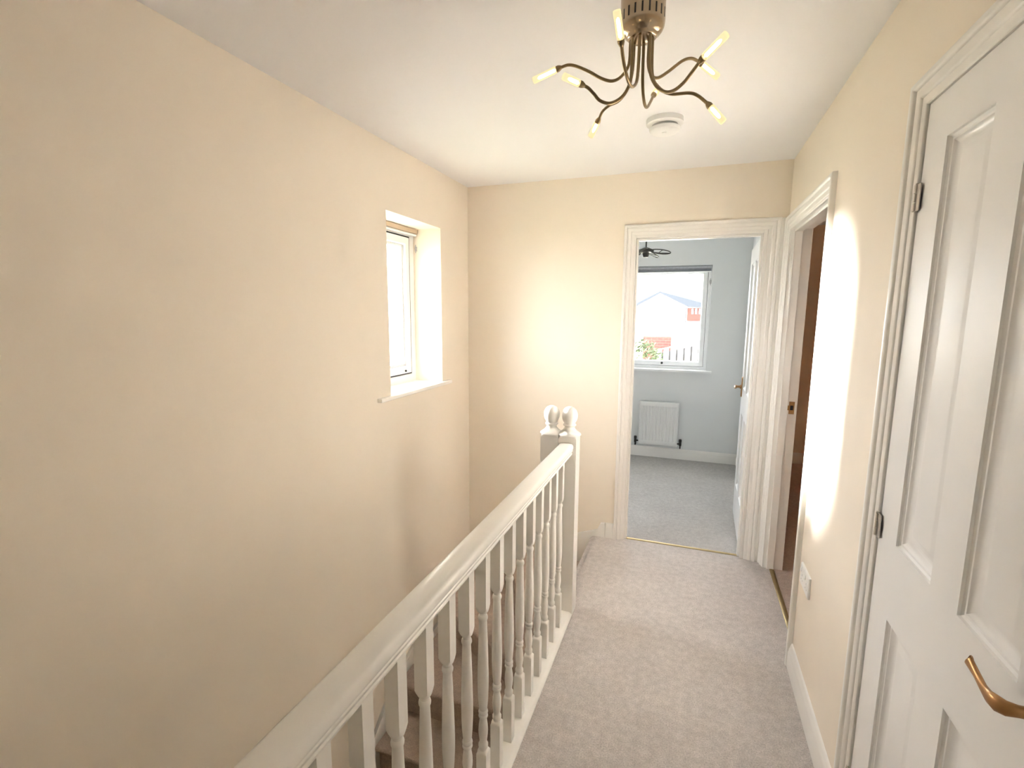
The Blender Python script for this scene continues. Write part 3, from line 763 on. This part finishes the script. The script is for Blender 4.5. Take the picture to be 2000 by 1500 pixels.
# bush
m = MB(); rr = random.Random(3)
for i in range(900):
    th = rr.uniform(0, 2*PI); ph = math.acos(rr.uniform(-1, 1)); R_ = rr.uniform(.55, 1.0)
    c = Vector((-.78+.42*R_*math.sin(ph)*math.cos(th), 8.6+.34*R_*math.sin(ph)*math.sin(th), .72+.40*R_*math.cos(ph)))
    q = Vector((rr.uniform(-1,1), rr.uniform(-1,1), rr.uniform(-1,1))).normalized(); w = q.orthogonal().normalized(); v = q.cross(w); s = rr.uniform(.022, .045)
    m.add([c-w*s, c+v*s*.5, c+w*s, c-v*s*.5], [(0,1,2,3)])
b = empty('garden_bush', (-.78, 8.6, -2.8)); tag(b, 'leafy green bush beside the board fence outside', 'bush')
under(b, m, 'foliage', HEDGE)
m = MB()
for i in range(9):
    a = rr.uniform(0, 2*PI); m.tube([(-.78, 8.6, -2.8), (-.78+.05*math.cos(a), 8.6+.05*math.sin(a), -.3), (-.78+.25*math.cos(a), 8.6+.2*math.sin(a), .7)], [.03, .02, .008], 7)
under(b, m, 'stem', mat('bark', (.18, .13, .09), .9, .2, 20))
# neighbour seen through the landing window
g = empty('neighbour_house', (-9, 13, .88)); tag(g, 'pale neighbouring house beyond the small left window', 'house')
m = MB(); m.box(-16, -8.6, 12.3, 22, .88, 2.75); under(g, m, 'wall', PALE)
m = MB(); m.prism([(-16.3, 2.7), (-8.2, 2.7), (-12.2, 5.2)], 12.0, 22.3, 'y'); under(g, m, 'roof', ROOF)
m = MB(); m.box(-8.6, -8.5, 12.2, 22, 2.60, 2.74); under(g, m, 'gutter', UPVC)

# ------------------------------------------------------------------ light
wd = bpy.data.worlds.new('sky'); sc.world = wd; wd.use_nodes = True
bg = wd.node_tree.nodes['Background']; bg.inputs['Color'].default_value = (.92, .96, 1.0, 1); bg.inputs['Strength'].default_value = 19.5
def sun(name, direction, strength, angle, color):
    l = bpy.data.lights.new(name, 'SUN'); l.energy = strength; l.angle = math.radians(angle); l.color = color
    o = bpy.data.objects.new(name, l); COL.objects.link(o); o.rotation_euler = Vector(direction).to_track_quat('-Z', 'Y').to_euler(); o.location = (-4, 2.4, 4)
    return o
sun('hazy_sun', (1, -.11, -.125), 180.0, 14, (1, .96, .91))
sun('bright_haze', (1, .10, -.36), 34.0, 95, (1, .98, .96))
def portal(name, loc, sx, sy, direction):
    l = bpy.data.lights.new(name, 'AREA'); l.shape = 'RECTANGLE'; l.size = sx; l.size_y = sy
    l.cycles.is_portal = True
    o = bpy.data.objects.new(name, l); COL.objects.link(o); o.location = loc; o.rotation_euler = Vector(direction).to_track_quat('-Z', 'Y').to_euler()
portal('window_portal', (XL-.29, 2.55, 1.56), .98, .58, (1, 0, 0))
portal('bedroom_portal', (-.46, YB+.29, 1.48), 1.27, 1.05, (0, -1, 0))

# ------------------------------------------------------------------ camera
f_px, pit, yaw, roll = 960.8234, .1443, .3446, .0063
cy_, sy_ = math.cos(yaw), math.sin(yaw); cp, sp = math.cos(pit), math.sin(pit); cr, sr = math.cos(roll), math.sin(roll)
fw = Vector((-sy_*cp, cy_*cp, -sp)); rt0 = Vector((cy_, sy_, 0)); up0 = rt0.cross(fw)
rt = cr*rt0+sr*up0; up = -sr*rt0+cr*up0
cam = bpy.data.cameras.new('camera'); cam.sensor_width = 36; cam.lens = f_px/2000*36; cam.clip_start = .02; cam.clip_end = 500
co = bpy.data.objects.new('camera', cam); COL.objects.link(co)
M = Matrix((rt, up, -fw)).transposed().to_4x4(); M.translation = (0, 0, 1.5326)
co.matrix_world = M
sc.camera = co

vs = sc.view_settings
sc.display_settings.display_device = 'sRGB'
vs.view_transform = 'Standard'; vs.look = 'None'; vs.gamma = 1; vs.use_curve_mapping = False
vs.exposure = -0.2
try:
    sc.cycles.diffuse_bounces = 8; sc.cycles.max_bounces = 14; sc.cycles.transparent_max_bounces = 12
    sc.cycles.sample_clamp_indirect = 80; sc.cycles.blur_glossy = 2.0; sc.cycles.caustics_reflective = False; sc.cycles.caustics_refractive = False
except Exception: pass
